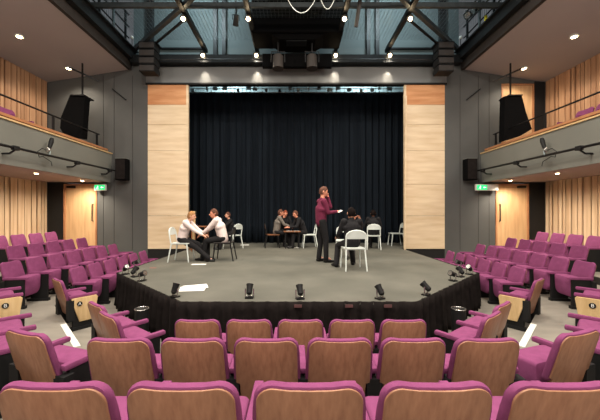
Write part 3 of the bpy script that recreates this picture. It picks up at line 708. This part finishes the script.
for a in (-1,1):
    for b in (-1,1): obj('leg',MB().bar((a*.22,b*.15,0),(a*.22,b*.15,.545),.03,.03),'blackmetal',t)
for dx,lb in ((-.08,'white paper on the low table, left one'),(.14,'white paper on the low table, right one')):
    o=obj('paper_sheet',MB().box((0,0,0),(.17,.12,.003)),'paper'); o.location=(x+dx,y-.1,z+.578); o.rotation_euler=(0,0,dx*3); tag(o,lb,'paper')
# standing teacher
x,y,z=at(321,262)
t,wr=person('standing man in plum sweater and black trousers holding a script',(x,y,z),R(-78),1.03,(0,-.0,.97),(0,.0,1.25),(0,.02,1.50),(0,.065,1.67),
  [(-.10,.20,1.56),(.10,.36,1.20)],[(-.11,-.02,0),(.10,.10,0,.2)],dict(skin='skin2',hair='hair_brown',top='sweater',legs='trousers',topname='sweater'),-.25,.25,elbow_out=.25)
o=obj('script_pages',MB().box((0,0,0),(.15,.10,.006),Matrix.Rotation(.5,3,'X')),'paper'); o.location=(x+.44,y-.04,z+1.205); o.rotation_euler=(0,.1,R(-80)); tag(o,'white script pages in the standing man\'s hand','paper')
# boy from behind on white chair
x,y,z=at(353,269); stage_chair('white','white chair seen from behind under the boy in black blazer',(x,y,z),R(4))
person('boy in black blazer seen from behind on the nearest white chair',(x+.0,y+.03,z),R(8),1.0,(0,.03,.545),(0,.06,.86),(0,.07,1.04),(0,.09,1.155),
  [(-.22,.40,.64),(.20,.42,.66)],[(-.28,.25,0,-.3),(.16,.45,0,.2)],dict(skin='skin',hair='hair_black',top='blazer',legs='trousers',topname='blazer'),-.1,.1)
x,y,z=at(353,258); y+=.1; stage_chair('white','white chair mostly hidden in front of the boy in black',(x-.2,y+.1,z),R(170))
person('partly hidden seated person in grey trousers with raised hands',(x-.02,y+.1,z),R(170),.9,(0,.02,.54),(0,.02,.80),(0,.02,.98),(0,.04,1.08),
  [(-.22,.28,1.02),(-.08,.28,1.00)],[(-.06,.42,0),(.1,.40,0)],dict(skin='skin2',hair='hair_brown',top='blazer',legs='lighttrousers',topname='blazer'),.0,.4)
x,y,z=at(373,249); stage_chair('white','white chair under the dark-haired person at right back',(x,y,z),R(-8))
person('dark-haired person in black seated right of the blazer boy, back turned',(x,y+.03,z),R(-25),1.0,(0,.03,.545),(0,.05,.86),(0,.07,1.04),(0,.09,1.155),
  [(-.25,.38,.80),(.18,.40,.66)],[(-.15,.4,0),(.16,.42,0)],dict(skin='skin3',hair='hair_black',top='blazer',legs='trousers',topname='blazer'),.2,.1)
x,y,z=at(399,246); stage_chair('white','empty white chair half hidden by the right plywood panel',(x-.05,y+.2,z),R(90))
# wooden table and easel by the left panel
x,y,z=at(200,250); y=9.3; x=(200-294.5)*y/F+CX
t=thing('side_table','small brown wooden table behind the two boys by the left panel','table',(x,y,ST),0)
obj('table_top',MB().box((0,0,.755),(.46,.4,.03),bev=.004),'brown',t)
for a in (-1,1):
    for b in (-1,1): obj('leg',MB().bar((a*.2,b*.16,0),(a*.2,b*.16,.74),.03,.03),'brown',t)
x=(192.5-294.5)*9.5/F+CX
t=thing('wooden_board','upright narrow brown wooden board standing by the left panel','board',(x,9.6,ST),0)
obj('board',MB().box((0,0,.62),(.11,.03,1.22),bev=.003),'endwood',t); obj('foot',MB().box((0,-.03,.015),(.2,.25,.03)),'brown',t)
# ------------------------------------------------------------ light
for i,x in enumerate((-2.97,-1.27,1.25,2.97)):
    lamp('front_bar_beam','SPOT',(x,7.88,6.84),420,size=.12,angle=95,blend=.8,aim=(x*.6,7.3,0))
    lamp('header_beam','SPOT',(x,9.5,6.78),150,size=.1,angle=110,blend=.8,aim=(x*.8,8.8,.6))
    lamp('header_wash','SPOT',(x,9.5,6.66),60,size=.02,angle=40,blend=.9,aim=(x,9.80,6.2))
for x in (-3.2,0,3.2):
    for y in (-1.8,1.5,5.2): lamp('house_fill','AREA',(x,y,7.3),200 if y<0 else 190,color=(1,.9,.78),size=.3,aim=(x*.9,y+(1.5 if y<0 else .3),0))  # unseen fill lamps over the seats; rear row added to brighten seat backs
for x in (-4.3,4.3): lamp('front_of_house_beam','SPOT',(x,3.5,7.0),700,color=(1,.86,.68),size=.2,angle=60,blend=.7,aim=(-x*.9,9.8,2.6))
for x in (-3,0,3): lamp('upper_worklight','AREA',(x,8.3,9.2),80,color=(.8,.96,1),size=.8,aim=(x,11,7.8))
for x in (-3,3): lamp('stage_worklight','AREA',(x,12.9,8.2),220,color=(.8,.96,1),size=.6,aim=(x,14,6.5))
for x in (-7.2,7.2):
    for y in (2,-1): lamp('balcony_fill','POINT',(x,y,4.9),170,color=(1,.93,.86),size=.25)  # point lamps added out of view to lift the balcony ceilings
W=bpy.data.worlds.new('world'); S.world=W; W.use_nodes=True; W.node_tree.nodes['Background'].inputs[0].default_value=(.86,.93,1,1); W.node_tree.nodes['Background'].inputs[1].default_value=.13
cam=bpy.data.cameras.new('camera'); co=bpy.data.objects.new('camera',cam); COL.objects.link(co); co.location=(CX,0,CZ); co.rotation_euler=(PI/2,0,0)
cam.sensor_width=36; cam.lens=18; cam.shift_x=5.5/600; cam.shift_y=4/600; cam.clip_start=.05; S.camera=co
S.view_settings.view_transform='Standard'; S.view_settings.look='None'; S.view_settings.gamma=1; S.view_settings.exposure=0.0
